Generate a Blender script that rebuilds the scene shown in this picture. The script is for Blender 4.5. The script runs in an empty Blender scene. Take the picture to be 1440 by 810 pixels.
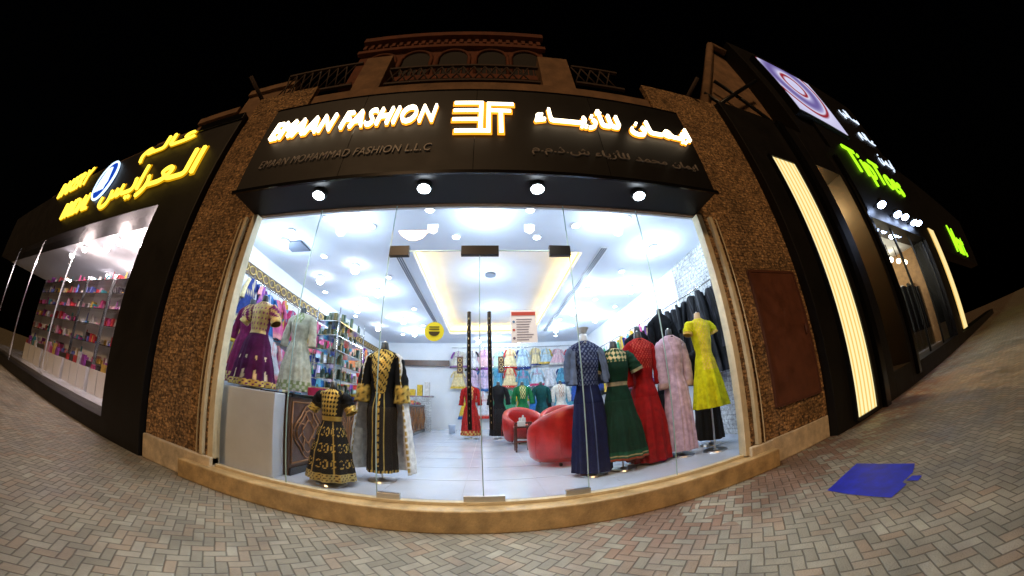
import bpy, math, random
from mathutils import Vector, Matrix
S=0.85
sc=bpy.context.scene
sc.view_settings.view_transform='Standard'
sc.view_settings.look='None'
sc.view_settings.exposure=0
PI=math.pi
# ------------------------------------------------------------ materials
def nd(nt,t,**k):
    n=nt.nodes.new(t)
    for a,b in k.items(): setattr(n,a,b)
    return n
def mat(name,col,rough=.5,metal=0,emit=None,es=0,var=0,vs=6,bump=0,bs=40,spec=None,coat=0):
    m=bpy.data.materials.new(name);m.use_nodes=True;nt=m.node_tree;p=nt.nodes['Principled BSDF']
    p.inputs['Base Color'].default_value=(*col,1);p.inputs['Roughness'].default_value=rough;p.inputs['Metallic'].default_value=metal
    if coat: p.inputs['Coat Weight'].default_value=coat
    if spec is not None: p.inputs['Specular IOR Level'].default_value=spec
    if emit:
        p.inputs['Emission Color'].default_value=(*emit,1);p.inputs['Emission Strength'].default_value=es
    if var or bump:
        tc=nd(nt,'ShaderNodeTexCoord')
    if var:
        n=nd(nt,'ShaderNodeTexNoise');n.inputs['Scale'].default_value=vs;n.inputs['Detail'].default_value=6;n.inputs['Roughness'].default_value=.65
        nt.links.new(tc.outputs['Object'],n.inputs['Vector'])
        r=nd(nt,'ShaderNodeMapRange');r.inputs[1].default_value=.3;r.inputs[2].default_value=.7;r.inputs[3].default_value=1-var;r.inputs[4].default_value=1+var*.5
        nt.links.new(n.outputs['Fac'],r.inputs[0])
        mx=nd(nt,'ShaderNodeVectorMath',operation='SCALE');mx.inputs[0].default_value=col
        nt.links.new(r.outputs[0],mx.inputs['Scale']);nt.links.new(mx.outputs[0],p.inputs['Base Color'])
        rr=nd(nt,'ShaderNodeMapRange');rr.inputs[3].default_value=max(0,rough-.1);rr.inputs[4].default_value=min(1,rough+.15)
        nt.links.new(n.outputs['Fac'],rr.inputs[0]);nt.links.new(rr.outputs[0],p.inputs['Roughness'])
    if bump:
        n=nd(nt,'ShaderNodeTexNoise');n.inputs['Scale'].default_value=bs;n.inputs['Detail'].default_value=5
        nt.links.new(tc.outputs['Object'],n.inputs['Vector'])
        b=nd(nt,'ShaderNodeBump');b.inputs['Strength'].default_value=bump;b.inputs['Distance'].default_value=.02
        nt.links.new(n.outputs['Fac'],b.inputs['Height']);nt.links.new(b.outputs[0],p.inputs['Normal'])
    return m
def emis(name,col,s):
    m=bpy.data.materials.new(name);m.use_nodes=True;nt=m.node_tree;nt.nodes.clear()
    e=nd(nt,'ShaderNodeEmission');e.inputs[0].default_value=(*col,1);e.inputs[1].default_value=s
    o=nd(nt,'ShaderNodeOutputMaterial');nt.links.new(e.outputs[0],o.inputs[0]);return m
def vcmat(name,rough=.8,sheen=.0,gold=True,bump=.3,spec=.2):
    m=bpy.data.materials.new(name);m.use_nodes=True;nt=m.node_tree;p=nt.nodes['Principled BSDF']
    a=nd(nt,'ShaderNodeAttribute',attribute_name='Col')
    tc=nd(nt,'ShaderNodeTexCoord')
    n=nd(nt,'ShaderNodeTexNoise');n.inputs['Scale'].default_value=14;n.inputs['Detail'].default_value=6
    nt.links.new(tc.outputs['Object'],n.inputs['Vector'])
    r=nd(nt,'ShaderNodeMapRange');r.inputs[1].default_value=.3;r.inputs[2].default_value=.7;r.inputs[3].default_value=.68;r.inputs[4].default_value=1.12
    nt.links.new(n.outputs['Fac'],r.inputs[0])
    mx=nd(nt,'ShaderNodeVectorMath',operation='SCALE');nt.links.new(a.outputs['Color'],mx.inputs[0]);nt.links.new(r.outputs[0],mx.inputs['Scale'])
    nt.links.new(mx.outputs[0],p.inputs['Base Color'])
    p.inputs['Roughness'].default_value=rough;p.inputs['Sheen Weight'].default_value=sheen;p.inputs['Specular IOR Level'].default_value=spec
    if gold:
        g=nd(nt,'ShaderNodeMath',operation='MULTIPLY');g.inputs[1].default_value=.5
        nt.links.new(a.outputs['Alpha'],g.inputs[0]);nt.links.new(g.outputs[0],p.inputs['Metallic'])
        rr=nd(nt,'ShaderNodeMapRange');rr.inputs[3].default_value=rough;rr.inputs[4].default_value=.38
        nt.links.new(a.outputs['Alpha'],rr.inputs[0]);nt.links.new(rr.outputs[0],p.inputs['Roughness'])
    n2=nd(nt,'ShaderNodeTexNoise');n2.inputs['Scale'].default_value=90
    nt.links.new(tc.outputs['Object'],n2.inputs['Vector'])
    b=nd(nt,'ShaderNodeBump');b.inputs['Strength'].default_value=bump;b.inputs['Distance'].default_value=.01
    nt.links.new(n2.outputs['Fac'],b.inputs['Height']);nt.links.new(b.outputs[0],p.inputs['Normal'])
    return m
def brickmat(name,c1,c2,cm,bw,bh,rough=.85,bump=.8,ms=.008,dist=0,speck=0):
    m=bpy.data.materials.new(name);m.use_nodes=True;nt=m.node_tree;p=nt.nodes['Principled BSDF']
    tc=nd(nt,'ShaderNodeTexCoord');sx=nd(nt,'ShaderNodeSeparateXYZ');cx=nd(nt,'ShaderNodeCombineXYZ')
    nt.links.new(tc.outputs['Object'],sx.inputs[0])
    ad=nd(nt,'ShaderNodeMath',operation='ADD');nt.links.new(sx.outputs[0],ad.inputs[0]);nt.links.new(sx.outputs[1],ad.inputs[1])
    nt.links.new(ad.outputs[0],cx.inputs[0]);nt.links.new(sx.outputs[2],cx.inputs[1])
    wn=nd(nt,'ShaderNodeTexNoise');wn.inputs['Scale'].default_value=9;nt.links.new(tc.outputs['Object'],wn.inputs['Vector'])
    wa=nd(nt,'ShaderNodeVectorMath',operation='MULTIPLY_ADD');wa.inputs[1].default_value=(dist,dist,dist)
    nt.links.new(wn.outputs['Color'],wa.inputs[0]);nt.links.new(cx.outputs[0],wa.inputs[2])
    b=nd(nt,'ShaderNodeTexBrick');b.inputs['Scale'].default_value=1;b.inputs['Brick Width'].default_value=bw;b.inputs['Row Height'].default_value=bh
    b.inputs['Mortar Size'].default_value=ms;b.inputs['Mortar Smooth'].default_value=.6;b.offset=.37
    b.inputs['Color1'].default_value=(*c1,1);b.inputs['Color2'].default_value=(*c2,1);b.inputs['Mortar'].default_value=(*cm,1)
    nt.links.new(wa.outputs[0],b.inputs['Vector'])
    n=nd(nt,'ShaderNodeTexNoise');n.inputs['Scale'].default_value=20;n.inputs['Detail'].default_value=9;n.inputs['Roughness'].default_value=.7;nt.links.new(tc.outputs['Object'],n.inputs['Vector'])
    n4=nd(nt,'ShaderNodeTexNoise');n4.inputs['Scale'].default_value=1.6;n4.inputs['Detail'].default_value=4;nt.links.new(tc.outputs['Object'],n4.inputs['Vector'])
    r=nd(nt,'ShaderNodeMapRange');r.inputs[1].default_value=.3;r.inputs[2].default_value=.7;r.inputs[3].default_value=.3;r.inputs[4].default_value=1.45
    nt.links.new(n.outputs['Fac'],r.inputs[0])
    r4=nd(nt,'ShaderNodeMapRange');r4.inputs[1].default_value=.3;r4.inputs[2].default_value=.7;r4.inputs[3].default_value=.7;r4.inputs[4].default_value=1.2
    nt.links.new(n4.outputs['Fac'],r4.inputs[0])
    ml=nd(nt,'ShaderNodeMath',operation='MULTIPLY');nt.links.new(r.outputs[0],ml.inputs[0]);nt.links.new(r4.outputs[0],ml.inputs[1])
    last=ml.outputs[0]
    if speck:
        vo=nd(nt,'ShaderNodeTexVoronoi');vo.inputs['Scale'].default_value=speck;nt.links.new(tc.outputs['Object'],vo.inputs['Vector'])
        vs=nd(nt,'ShaderNodeSeparateColor');nt.links.new(vo.outputs['Color'],vs.inputs[0])
        vr=nd(nt,'ShaderNodeMapRange');vr.inputs[3].default_value=.35;vr.inputs[4].default_value=1.55;nt.links.new(vs.outputs[0],vr.inputs[0])
        m2=nd(nt,'ShaderNodeMath',operation='MULTIPLY');nt.links.new(last,m2.inputs[0]);nt.links.new(vr.outputs[0],m2.inputs[1]);last=m2.outputs[0]
    mx=nd(nt,'ShaderNodeVectorMath',operation='SCALE');nt.links.new(b.outputs['Color'],mx.inputs[0]);nt.links.new(last,mx.inputs['Scale'])
    nt.links.new(mx.outputs[0],p.inputs['Base Color']);p.inputs['Roughness'].default_value=rough
    h=nd(nt,'ShaderNodeMath',operation='SUBTRACT');nt.links.new(n.outputs['Fac'],h.inputs[0]);nt.links.new(b.outputs['Fac'],h.inputs[1])
    bu=nd(nt,'ShaderNodeBump');bu.inputs['Strength'].default_value=bump;bu.inputs['Distance'].default_value=.05
    nt.links.new(h.outputs[0],bu.inputs['Height']);nt.links.new(bu.outputs[0],p.inputs['Normal'])
    return m
def glassmat(name,k=1.0):
    m=bpy.data.materials.new(name);m.use_nodes=True;nt=m.node_tree;nt.nodes.clear()
    f=nd(nt,'ShaderNodeLayerWeight');f.inputs[0].default_value=.5
    pw=nd(nt,'ShaderNodeMath',operation='POWER');pw.inputs[1].default_value=5;nt.links.new(f.outputs['Facing'],pw.inputs[0])
    q=nd(nt,'ShaderNodeMath',operation='MULTIPLY_ADD');q.inputs[1].default_value=.9*k;q.inputs[2].default_value=.05*k
    t=nd(nt,'ShaderNodeBsdfTransparent');t.inputs[0].default_value=(.97,.985,.98,1)
    g=nd(nt,'ShaderNodeBsdfGlossy');g.inputs['Roughness'].default_value=.01
    x=nd(nt,'ShaderNodeMixShader');o=nd(nt,'ShaderNodeOutputMaterial')
    nt.links.new(pw.outputs[0],q.inputs[0]);nt.links.new(q.outputs[0],x.inputs[0]);nt.links.new(t.outputs[0],x.inputs[1]);nt.links.new(g.outputs[0],x.inputs[2]);nt.links.new(x.outputs[0],o.inputs[0])
    return m
def pavermat():
    m=bpy.data.materials.new('herringbone_pavers');m.use_nodes=True;nt=m.node_tree;p=nt.nodes['Principled BSDF'];L=nt.links.new
    tc=nd(nt,'ShaderNodeTexCoord');mp=nd(nt,'ShaderNodeMapping');mp.inputs['Rotation'].default_value=(0,0,PI/4)
    w=.088;mp.inputs['Scale'].default_value=(1/w,1/w,1)
    dn=nd(nt,'ShaderNodeTexNoise');dn.inputs['Scale'].default_value=7;L(tc.outputs['Object'],dn.inputs['Vector'])
    dv=nd(nt,'ShaderNodeVectorMath',operation='MULTIPLY_ADD');dv.inputs[1].default_value=(.012,.012,0);L(dn.outputs['Color'],dv.inputs[0]);L(tc.outputs['Object'],dv.inputs[2])
    L(dv.outputs[0],mp.inputs[0])
    s=nd(nt,'ShaderNodeSeparateXYZ');L(mp.outputs[0],s.inputs[0])
    def mt(op,a,b=None,c=None):
        n=nd(nt,'ShaderNodeMath',operation=op)
        for i,v in enumerate((a,b,c)):
            if v is None: continue
            if isinstance(v,(int,float)): n.inputs[i].default_value=v
            else: L(v,n.inputs[i])
        return n.outputs[0]
    i=mt('FLOOR',s.outputs[0]);j=mt('FLOOR',s.outputs[1]);fx=mt('FRACT',s.outputs[0]);fy=mt('FRACT',s.outputs[1])
    t=mt('FLOORED_MODULO',mt('SUBTRACT',i,j),4)
    def eq(k): return mt('COMPARE',t,k,.1)
    t0,t1,t2,t3=eq(0),eq(1),eq(2),eq(3)
    l=mt('ADD',fx,t1);r=mt('ADD',mt('SUBTRACT',1,fx),t0);b=mt('ADD',fy,t2);u=mt('ADD',mt('SUBTRACT',1,fy),t3)
    d=mt('MINIMUM',mt('MINIMUM',l,r),mt('MINIMUM',b,u))
    idx=mt('SUBTRACT',i,t1);idy=mt('ADD',mt('ADD',j,t3),mt('MULTIPLY',mt('ADD',t2,t3),.5))
    cx=nd(nt,'ShaderNodeCombineXYZ');L(idx,cx.inputs[0]);L(idy,cx.inputs[1])
    wn=nd(nt,'ShaderNodeTexWhiteNoise');L(cx.outputs[0],wn.inputs['Vector'])
    cr=nd(nt,'ShaderNodeValToRGB');e=cr.color_ramp.elements
    e[0].position=0;e[0].color=(.24,.225,.175,1);e[1].position=1;e[1].color=(.38,.36,.285,1)
    for pos,c in((.3,(.29,.27,.21,1)),(.62,(.34,.315,.245,1)),(.88,(.31,.24,.17,1)),(.94,(.36,.335,.27,1))):
        q=e.new(pos);q.color=c
    L(wn.outputs['Value'],cr.inputs[0])
    # browner paver course to the right of the entrance
    so_=nd(nt,'ShaderNodeSeparateXYZ');L(tc.outputs['Object'],so_.inputs[0])
    ax=nd(nt,'ShaderNodeMapRange');ax.inputs[1].default_value=.2;ax.inputs[2].default_value=1.2;L(so_.outputs[0],ax.inputs[0])
    ay=nd(nt,'ShaderNodeMapRange');ay.inputs[1].default_value=-1.5;ay.inputs[2].default_value=-.9;L(so_.outputs[1],ay.inputs[0])
    nz=nd(nt,'ShaderNodeTexNoise');nz.inputs['Scale'].default_value=.9;L(tc.outputs['Object'],nz.inputs['Vector'])
    mk=mt('MULTIPLY',mt('MULTIPLY',mt('MULTIPLY',ax.outputs[0],ay.outputs[0]),.8),mt('GREATER_THAN',mt('ADD',mt('MULTIPLY',wn.outputs['Value'],.5),nz.outputs['Fac']),.72))
    mm=nd(nt,'ShaderNodeMix',data_type='RGBA');L(mk,mm.inputs[0]);L(cr.outputs[0],mm.inputs[6]);mm.inputs[7].default_value=(.21,.115,.075,1)
    n=nd(nt,'ShaderNodeTexNoise');n.inputs['Scale'].default_value=1.3;n.inputs['Detail'].default_value=9;n.inputs['Roughness'].default_value=.7;L(tc.outputs['Object'],n.inputs['Vector'])
    rg=nd(nt,'ShaderNodeMapRange');rg.inputs[1].default_value=.3;rg.inputs[2].default_value=.7;rg.inputs[3].default_value=.5;rg.inputs[4].default_value=1.3;L(n.outputs['Fac'],rg.inputs[0])
    j2=nd(nt,'ShaderNodeMapRange');j2.inputs[1].default_value=.02;j2.inputs[2].default_value=.10;j2.inputs[3].default_value=.45;j2.inputs[4].default_value=1;L(d,j2.inputs[0])
    sc2=mt('MULTIPLY',rg.outputs[0],j2.outputs[0])
    v=nd(nt,'ShaderNodeVectorMath',operation='SCALE');L(mm.outputs[2],v.inputs[0]);L(sc2,v.inputs['Scale']);L(v.outputs[0],p.inputs['Base Color'])
    rv=nd(nt,'ShaderNodeMapRange');rv.inputs[1].default_value=.35;rv.inputs[2].default_value=.65;rv.inputs[3].default_value=.42;rv.inputs[4].default_value=.8;L(n.outputs['Fac'],rv.inputs[0]);L(rv.outputs[0],p.inputs['Roughness'])
    n3=nd(nt,'ShaderNodeTexNoise');n3.inputs['Scale'].default_value=70;L(tc.outputs['Object'],n3.inputs['Vector'])
    hh=mt('ADD',mt('MULTIPLY',n3.outputs['Fac'],.35),mt('ADD',j2.outputs[0],mt('MULTIPLY',wn.outputs['Value'],.35)))
    bu=nd(nt,'ShaderNodeBump');bu.inputs['Strength'].default_value=.7;bu.inputs['Distance'].default_value=.01;L(hh,bu.inputs['Height']);L(bu.outputs[0],p.inputs['Normal'])
    return m
# ------------------------------------------------------------ mesh builder
class MB:
    def __init__(s): s.v=[];s.f=[];s.m=[];s.c=[];s.s=[]
    def add(s,vs,fs,m=0,col=(1,1,1,0),sm=False):
        o=len(s.v);s.v+=[tuple(v) for v in vs]
        s.c+=(col if isinstance(col,list) else [col]*len(vs))
        for f in fs: s.f.append(tuple(o+i for i in f));s.m.append(m);s.s.append(sm)
    def box(s,x0,x1,y0,y1,z0,z1,m=0,col=(1,1,1,0)):
        s.add([(x0,y0,z0),(x1,y0,z0),(x1,y1,z0),(x0,y1,z0),(x0,y0,z1),(x1,y0,z1),(x1,y1,z1),(x0,y1,z1)],
         [(0,3,2,1),(4,5,6,7),(0,1,5,4),(1,2,6,5),(2,3,7,6),(3,0,4,7)],m,col)
    def loft(s,rings,m=0,cols=None,cap=True,sm=True,closed=True):
        n=len(rings[0]);vs=[p for r in rings for p in r];fs=[]
        for i in range(len(rings)-1):
            for k in range(n if closed else n-1):
                a=i*n+k;b=i*n+(k+1)%n;fs.append((a,b,b+n,a+n))
        if cap: fs.append(tuple(range(n-1,-1,-1)));fs.append(tuple((len(rings)-1)*n+k for k in range(n)))
        s.add(vs,fs,m,cols if cols else (1,1,1,0),sm)
    def tube(s,path,rad,m=0,col=(1,1,1,0),n=8,cap=True,flat=1.0):
        if not hasattr(rad,'__len__'): rad=[rad]*len(path)
        P=[Vector(p) for p in path];rings=[]
        for i,p in enumerate(P):
            t=(P[min(i+1,len(P)-1)]-P[max(i-1,0)]).normalized()
            a=t.cross(Vector((0,0,1)))
            if a.length<.1: a=t.cross(Vector((0,1,0)))
            a.normalize();b=t.cross(a).normalized()
            rings.append([p+a*math.cos(2*PI*k/n)*rad[i]+b*math.sin(2*PI*k/n)*rad[i]*flat for k in range(n)])
        s.loft(rings,m,[col]*(n*len(P)),cap)
    def cyl(s,x,y,z0,z1,r0,r1=None,m=0,col=(1,1,1,0),n=20):
        r1=r0 if r1 is None else r1
        s.loft([[(x+r*math.cos(2*PI*k/n),y+r*math.sin(2*PI*k/n),z) for k in range(n)] for z,r in((z0,r0),(z1,r1))],m,[col]*(2*n),True,False)
    def sph(s,x,y,z,r,m=0,col=(1,1,1,0),rz=None,n=10):
        rz=rz or r;rings=[]
        for i in range(1,6):
            a=-PI/2+PI*i/6
            rings.append([(x+r*math.cos(a)*math.cos(2*PI*k/n),y+r*math.cos(a)*math.sin(2*PI*k/n),z+rz*math.sin(a)) for k in range(n)])
        s.loft(rings,m,[col]*(n*5))
    def build(s,name,mats,parent=None,bev=0,rot=0,loc=None):
        me=bpy.data.meshes.new(name);me.from_pydata(s.v,[],s.f)
        for mm in mats: me.materials.append(mm)
        me.polygons.foreach_set('material_index',s.m);me.polygons.foreach_set('use_smooth',s.s)
        at=me.color_attributes.new('Col','FLOAT_COLOR','POINT')
        at.data.foreach_set('color',[x for c in s.c for x in (c if len(c)==4 else (*c,0))])
        me.update()
        o=bpy.data.objects.new(name,me);sc.collection.objects.link(o)
        if parent: o.parent=parent
        if loc: o.location=loc
        o.rotation_euler[2]=rot
        if bev:
            b=o.modifiers.new('Bevel','BEVEL');b.width=bev;b.segments=2;b.limit_method='ANGLE';b.angle_limit=.6
        return o
def empty(name,loc=(0,0,0)):
    e=bpy.data.objects.new(name,None);sc.collection.objects.link(e);e.location=loc;e.empty_display_size=.2;return e
# ------------------------------------------------------------ text
AR={'ا':(0xFE8D,0xFE8E),'أ':(0xFE83,0xFE84),'ي':(0xFEF1,0xFEF2,0xFEF3,0xFEF4),'م':(0xFEE1,0xFEE2,0xFEE3,0xFEE4),'ن':(0xFEE5,0xFEE6,0xFEE7,0xFEE8),
'ل':(0xFEDD,0xFEDE,0xFEDF,0xFEE0),'ز':(0xFEAF,0xFEB0),'ر':(0xFEAD,0xFEAE),'ء':(0xFE80,),'ع':(0xFEC9,0xFECA,0xFECB,0xFECC),'س':(0xFEB1,0xFEB2,0xFEB3,0xFEB4),
'د':(0xFEA9,0xFEAA),'ح':(0xFEA1,0xFEA2,0xFEA3,0xFEA4),'ش':(0xFEB5,0xFEB6,0xFEB7,0xFEB8),'ذ':(0xFEAB,0xFEAC),'ـ':(0x640,0x640,0x640,0x640)}
def arab(t):
    out=[]
    for i,ch in enumerate(t):
        if ch not in AR: out.append(ch);continue
        f=AR[ch];pj=i>0 and t[i-1] in AR and len(AR[t[i-1]])==4;nj=i<len(t)-1 and t[i+1] in AR and len(AR[t[i+1]])>=2 and len(f)==4
        if len(f)==1: k=0
        elif len(f)==2: k=1 if pj else 0
        else: k=3 if pj and nj else 1 if pj else 2 if nj else 0
        out.append(chr(f[k]))
    return ''.join(reversed(out))
def text(name,body,x0,x1,z0,z1,y,m,ext=.03,off=0,shear=0,parent=None,ref=None,sp=1.0):
    cu=bpy.data.curves.new(name,'FONT');cu.body=body;cu.size=1;cu.offset=off;cu.shear=shear;cu.resolution_u=3;cu.extrude=.01;cu.space_character=sp
    o=bpy.data.objects.new(name,cu);sc.collection.objects.link(o)
    dg=bpy.context.evaluated_depsgraph_get();dg.update()
    me=bpy.data.meshes.new_from_object(o.evaluated_get(dg));bpy.data.objects.remove(o)
    if not me.vertices: return None,None
    xs=[v.co.x for v in me.vertices];ys=[v.co.y for v in me.vertices];zs=[v.co.z for v in me.vertices]
    bb=ref or (min(xs),max(xs),min(ys),max(ys));zm=max(zs) or 1
    for v in me.vertices:
        a=(v.co.x-bb[0])/(bb[1]-bb[0]);b=(v.co.y-bb[2])/(bb[3]-bb[2]);c=v.co.z/zm
        v.co=(x0+a*(x1-x0),y-ext*(c+1)/2,z0+b*(z1-z0))
    me.materials.clear();me.materials.append(m)
    q=bpy.data.objects.new(name,me);sc.collection.objects.link(q)
    if parent: q.parent=parent
    return q,bb
# ------------------------------------------------------------ shared materials
white_wall=mat('interior_white_paint',(.78,.80,.83),.6,var=.05,vs=2)
ceil_m=mat('ceiling_paint',(.72,.77,.86),.7,var=.06,vs=1.5)
tile=mat('polished_floor_tile',(.60,.66,.78),.12,var=.10,vs=1.2)
black_m=mat('black_composite_panel',(.006,.0055,.005),.5,var=.3,vs=2,spec=.3)
blackgloss=mat('black_gloss',(.006,.006,.007),.15)
metal_b=mat('black_metal',(.02,.02,.02),.35,.6)
steel=mat('brushed_steel',(.6,.6,.6),.3,1.)
chrome=mat('chrome',(.75,.75,.75),.12,1.)
marble=mat('tan_marble_step',(.54,.38,.18),.4,var=.5,vs=4,bump=.15)
pale=mat('pale_stone_plinth',(.66,.56,.40),.5,var=.4,vs=5,bump=.2)
jamb=mat('cream_frame',(.68,.58,.38),.5,var=.2,vs=6)
beige=mat('beige_render',(.24,.14,.075),.9,var=.45,vs=2.5,bump=.3,bs=30)
redwall=mat('terracotta_render',(.15,.045,.02),.9,var=.5,vs=3,bump=.3)
dark=mat('dark_void',(.006,.005,.005),.8)
stone_brown=brickmat('split_stone_brown',(.60,.37,.17),(.46,.27,.12),(.33,.19,.09),.11,.05,dist=.10,bump=1.,speck=26)
stone_white=brickmat('split_stone_white',(.78,.79,.79),(.64,.65,.66),(.5,.5,.5),.26,.09,bump=.7,dist=.03)
glass=glassmat('clear_glass')
fabric=vcmat('fabric');satin=vcmat('satin_fabric',rough=.45,bump=.1,spec=.4)
clothes=vcmat('hanging_fabric',rough=.75)
lampglow=emis('lamp_glow',(.86,.94,1.),30)
warmglow=emis('cove_glow',(1.,.70,.20),2.0)
# ------------------------------------------------------------ ground
mb=MB();mb.add([(-150,-150,0),(150,-150,0),(150,150,0),(-150,150,0)],[(0,1,2,3)])
mb.build('pavement_ground',[pavermat()])
bm=mat('blue_floor_paint',(.02,.035,.55),.5,var=.45,vs=6)
mb=MB();z=.005
mb.add([(2.92,-2.01,z),(3.22,-2.04,z),(3.26,-1.98,z),(3.5,-2.0,z),(3.75,-1.94,z),(3.79,-1.23,z),(3.4,-1.27,z),(2.97,-1.33,z),(2.93,-1.6,z)],[tuple(range(9))])
mb.add([(3.3,-2.12,z),(3.42,-2.12,z),(3.42,-2.02,z),(3.3,-2.0,z)],[(0,1,2,3)])
mb.build('floor_marking',[bm])
# ------------------------------------------------------------ main shop building
shop=empty('fashion_shop_building')
XL,XR,YB,ZC,ZF=-4.8,4.4,10.5,4.05,.25
mb=MB();mb.box(XL,XR,.05,YB,.1,ZF);mb.build('floor',[tile],shop)
jt=mat('tile_joint',(.35,.38,.45),.5)
mb=MB()
for k in range(11): mb.box(XL+.9*k-.004,XL+.9*k+.004,.12,YB-.02,ZF,ZF+.0015)
for k in range(12): mb.box(XL+.01,XR-.01,.12+.9*k-.004,.12+.9*k+.004,ZF+.0003,ZF+.0017)
mb.build('floor_joints',[jt],shop)
mb=MB()
mb.box(XL-.15,XL,.06,YB+.15,.0,ZC+.6);mb.box(XR,XR+.15,.06,YB+.15,.0,ZC+.6);mb.box(XL,XR,YB,YB+.15,0.,ZC+.6)
mb.box(XL,-3.46,.06,.1,.25,ZC);mb.box(3.2,XR,.06,.1,.25,ZC);mb.box(-3.46,3.2,.06,.1,3.68,ZC)
mb.build('walls',[white_wall],shop)
mb=MB();mb.box(XR-.04,XR-.002,.11,2.6,ZF,ZC,0);mb.build('stone_cladding',[stone_white],shop)
cx0,cx1,cy0,cy1=-1.39,1.9,1.97,8.7
mb=MB()
for a in ((XL,cx0,.1,YB),(cx1,XR,.1,YB),(cx0,cx1,.1,cy0),(cx0,cx1,cy1,YB)): mb.box(a[0],a[1],a[2],a[3],ZC,ZC+.1)
mb.box(cx0-.35,cx1+.35,cy0-.35,cy1+.35,ZC+.32,ZC+.42)
for a in ((cx0-.35,cx0-.3,cy0-.35,cy1+.35),(cx1+.3,cx1+.35,cy0-.35,cy1+.35),(cx0-.3,cx1+.3,cy0-.35,cy0-.3),(cx0-.3,cx1+.3,cy1+.3,cy1+.35)): mb.box(*a,ZC+.1,ZC+.32)
mb.build('ceiling',[ceil_m],shop)
mb=MB()
for a in ((cx0-.2,cx0-.1,cy0,cy1),(cx1+.1,cx1+.2,cy0,cy1),(cx0,cx1,cy0-.2,cy0-.1),(cx0,cx1,cy1+.1,cy1+.2)): mb.box(*a,ZC+.11,ZC+.16)
mb.build('cove_light_strip',[emis('cove_led',(1.,.60,.10),28)],shop)
mb=MB()
for a in ((cx0-.012,cx0-.004,cy0,cy1),(cx1+.004,cx1+.012,cy0,cy1),(cx0,cx1,cy1+.004,cy1+.012)):
    mb.box(*a,ZC+.102,ZC+.15)
mb.build('cove_lip',[warmglow],shop)
mb=MB()
for x in (-1.78,2.2):
    mb.box(x,x+.17,1.7,8.4,ZC-.012,ZC-.002,0)
    for k in range(3): mb.box(x+.025+k*.045,x+.05+k*.045,1.75,8.35,ZC-.02,ZC-.013,1)
mb.box(-3.95,-3.5,1.35,1.75,ZC-.03,ZC-.002,1)
mb.box(-1.0,1.6,2.2,2.26,ZC+.3,ZC+.318,1);mb.cyl(.13,3.7,ZC+.27,ZC+.318,.13,.13,1)
mb.build('air_vents',[white_wall,mat('vent_dark',(.10,.12,.16),.5)],shop)
mb=MB()
mb.box(-4.95,-3.46,-.05,.055,.35,6.9);mb.build('pillar_left',[stone_brown],shop)
mb=MB();mb.box(3.2,5.15,-.05,.055,.35,7.1);mb.build('pillar_right',[stone_brown],shop)
mb=MB();mb.box(-4.93,-3.36,-.12,.05,0,.35);mb.box(3.16,3.62,-.12,.05,0,.35);mb.box(3.62,5.13,-.075,.05,0,.35);mb.build('pillar_plinths',[pale],shop,bev=.015)
mb=MB()
mb.box(-3.9,3.6,-.215,.0,0,.235)
mb.build('entrance_step',[marble],shop,bev=.015)
mb=MB()
mb.box(-3.46,-3.36,-.07,.058,.25,3.67);mb.box(3.1,3.2,-.07,.058,.25,3.67);mb.box(-3.58,-3.52,-.11,-.05,.36,3.62);mb.box(3.3,3.37,-.11,-.05,.36,3.62)
mb.tube([(3.45,-.09,.35),(3.45,-.09,3.6)],.012,0);mb.tube([(-3.66,-.08,.35),(-3.66,-.08,3.6)],.014,0);mb.box(-3.36,3.1,-.03,.05,.2355,.27)
mb.build('window_frame',[jamb],shop,bev=.006)
mb=MB();mb.box(-3.46,3.2,-.0,.055,3.68,6.6);mb.build('upper_wall',[beige],shop)
mb=MB()
for a,b,z0,z1 in ((-3.36,-2.25,.27,3.67),(-2.24,-1.15,.27,3.67),(-1.14,-.07,.28,2.99),(-.055,1.0,.28,2.99),(-1.14,1.0,3.0,3.67),(1.01,2.06,.27,3.67),(2.07,3.1,.27,3.67)):
    mb.add([(a,0,z0),(b,0,z0),(b,0,z1),(a,0,z1)],[(0,1,2,3)])
mb.build('shopfront_glass',[glass],shop)
edge=mat('glass_edge',(.35,.5,.48),.2,var=0)
mb=MB()
for x in (-2.245,-1.145,-.0625,1.005,2.065):
    mb.box(x-.005,x+.005,-.006,.006,.27,3.67 if abs(x)>.5 else 2.99)
mb.box(-1.14,1.0,-.006,.006,2.992,3.002)
mb.build('glass_joints',[edge],shop)
mb=MB()
for a,b,z0,z1 in ((-1.14,-.9,2.93,3.06),(-.28,.16,2.93,3.05),(.76,1.02,2.93,3.06)): mb.box(a,b,-.03,.03,z0,z1,0)
for a,b in ((-1.14,-.9),(-.26,.15),(.76,1.02)): mb.box(a,b,-.025,.025,.27,.33,1)
for x in (-.17,.04):
    mb.tube([(x,-.09,1.02),(x,-.09,2.22)],.022,0,n=10)
    for z in (1.1,2.14): mb.tube([(x,-.09,z),(x,.0,z)],.012,1)
    for k in range(16):
        mb.tube([(x-.001,-.112,1.08+k*.07),(x-.001,-.112,1.10+k*.07)],.004,2,n=6)
mb.build('door_fittings',[metal_b,steel,mat('handle_gold_inlay',(.6,.5,.3),.3,1)],shop,bev=.004)
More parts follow.
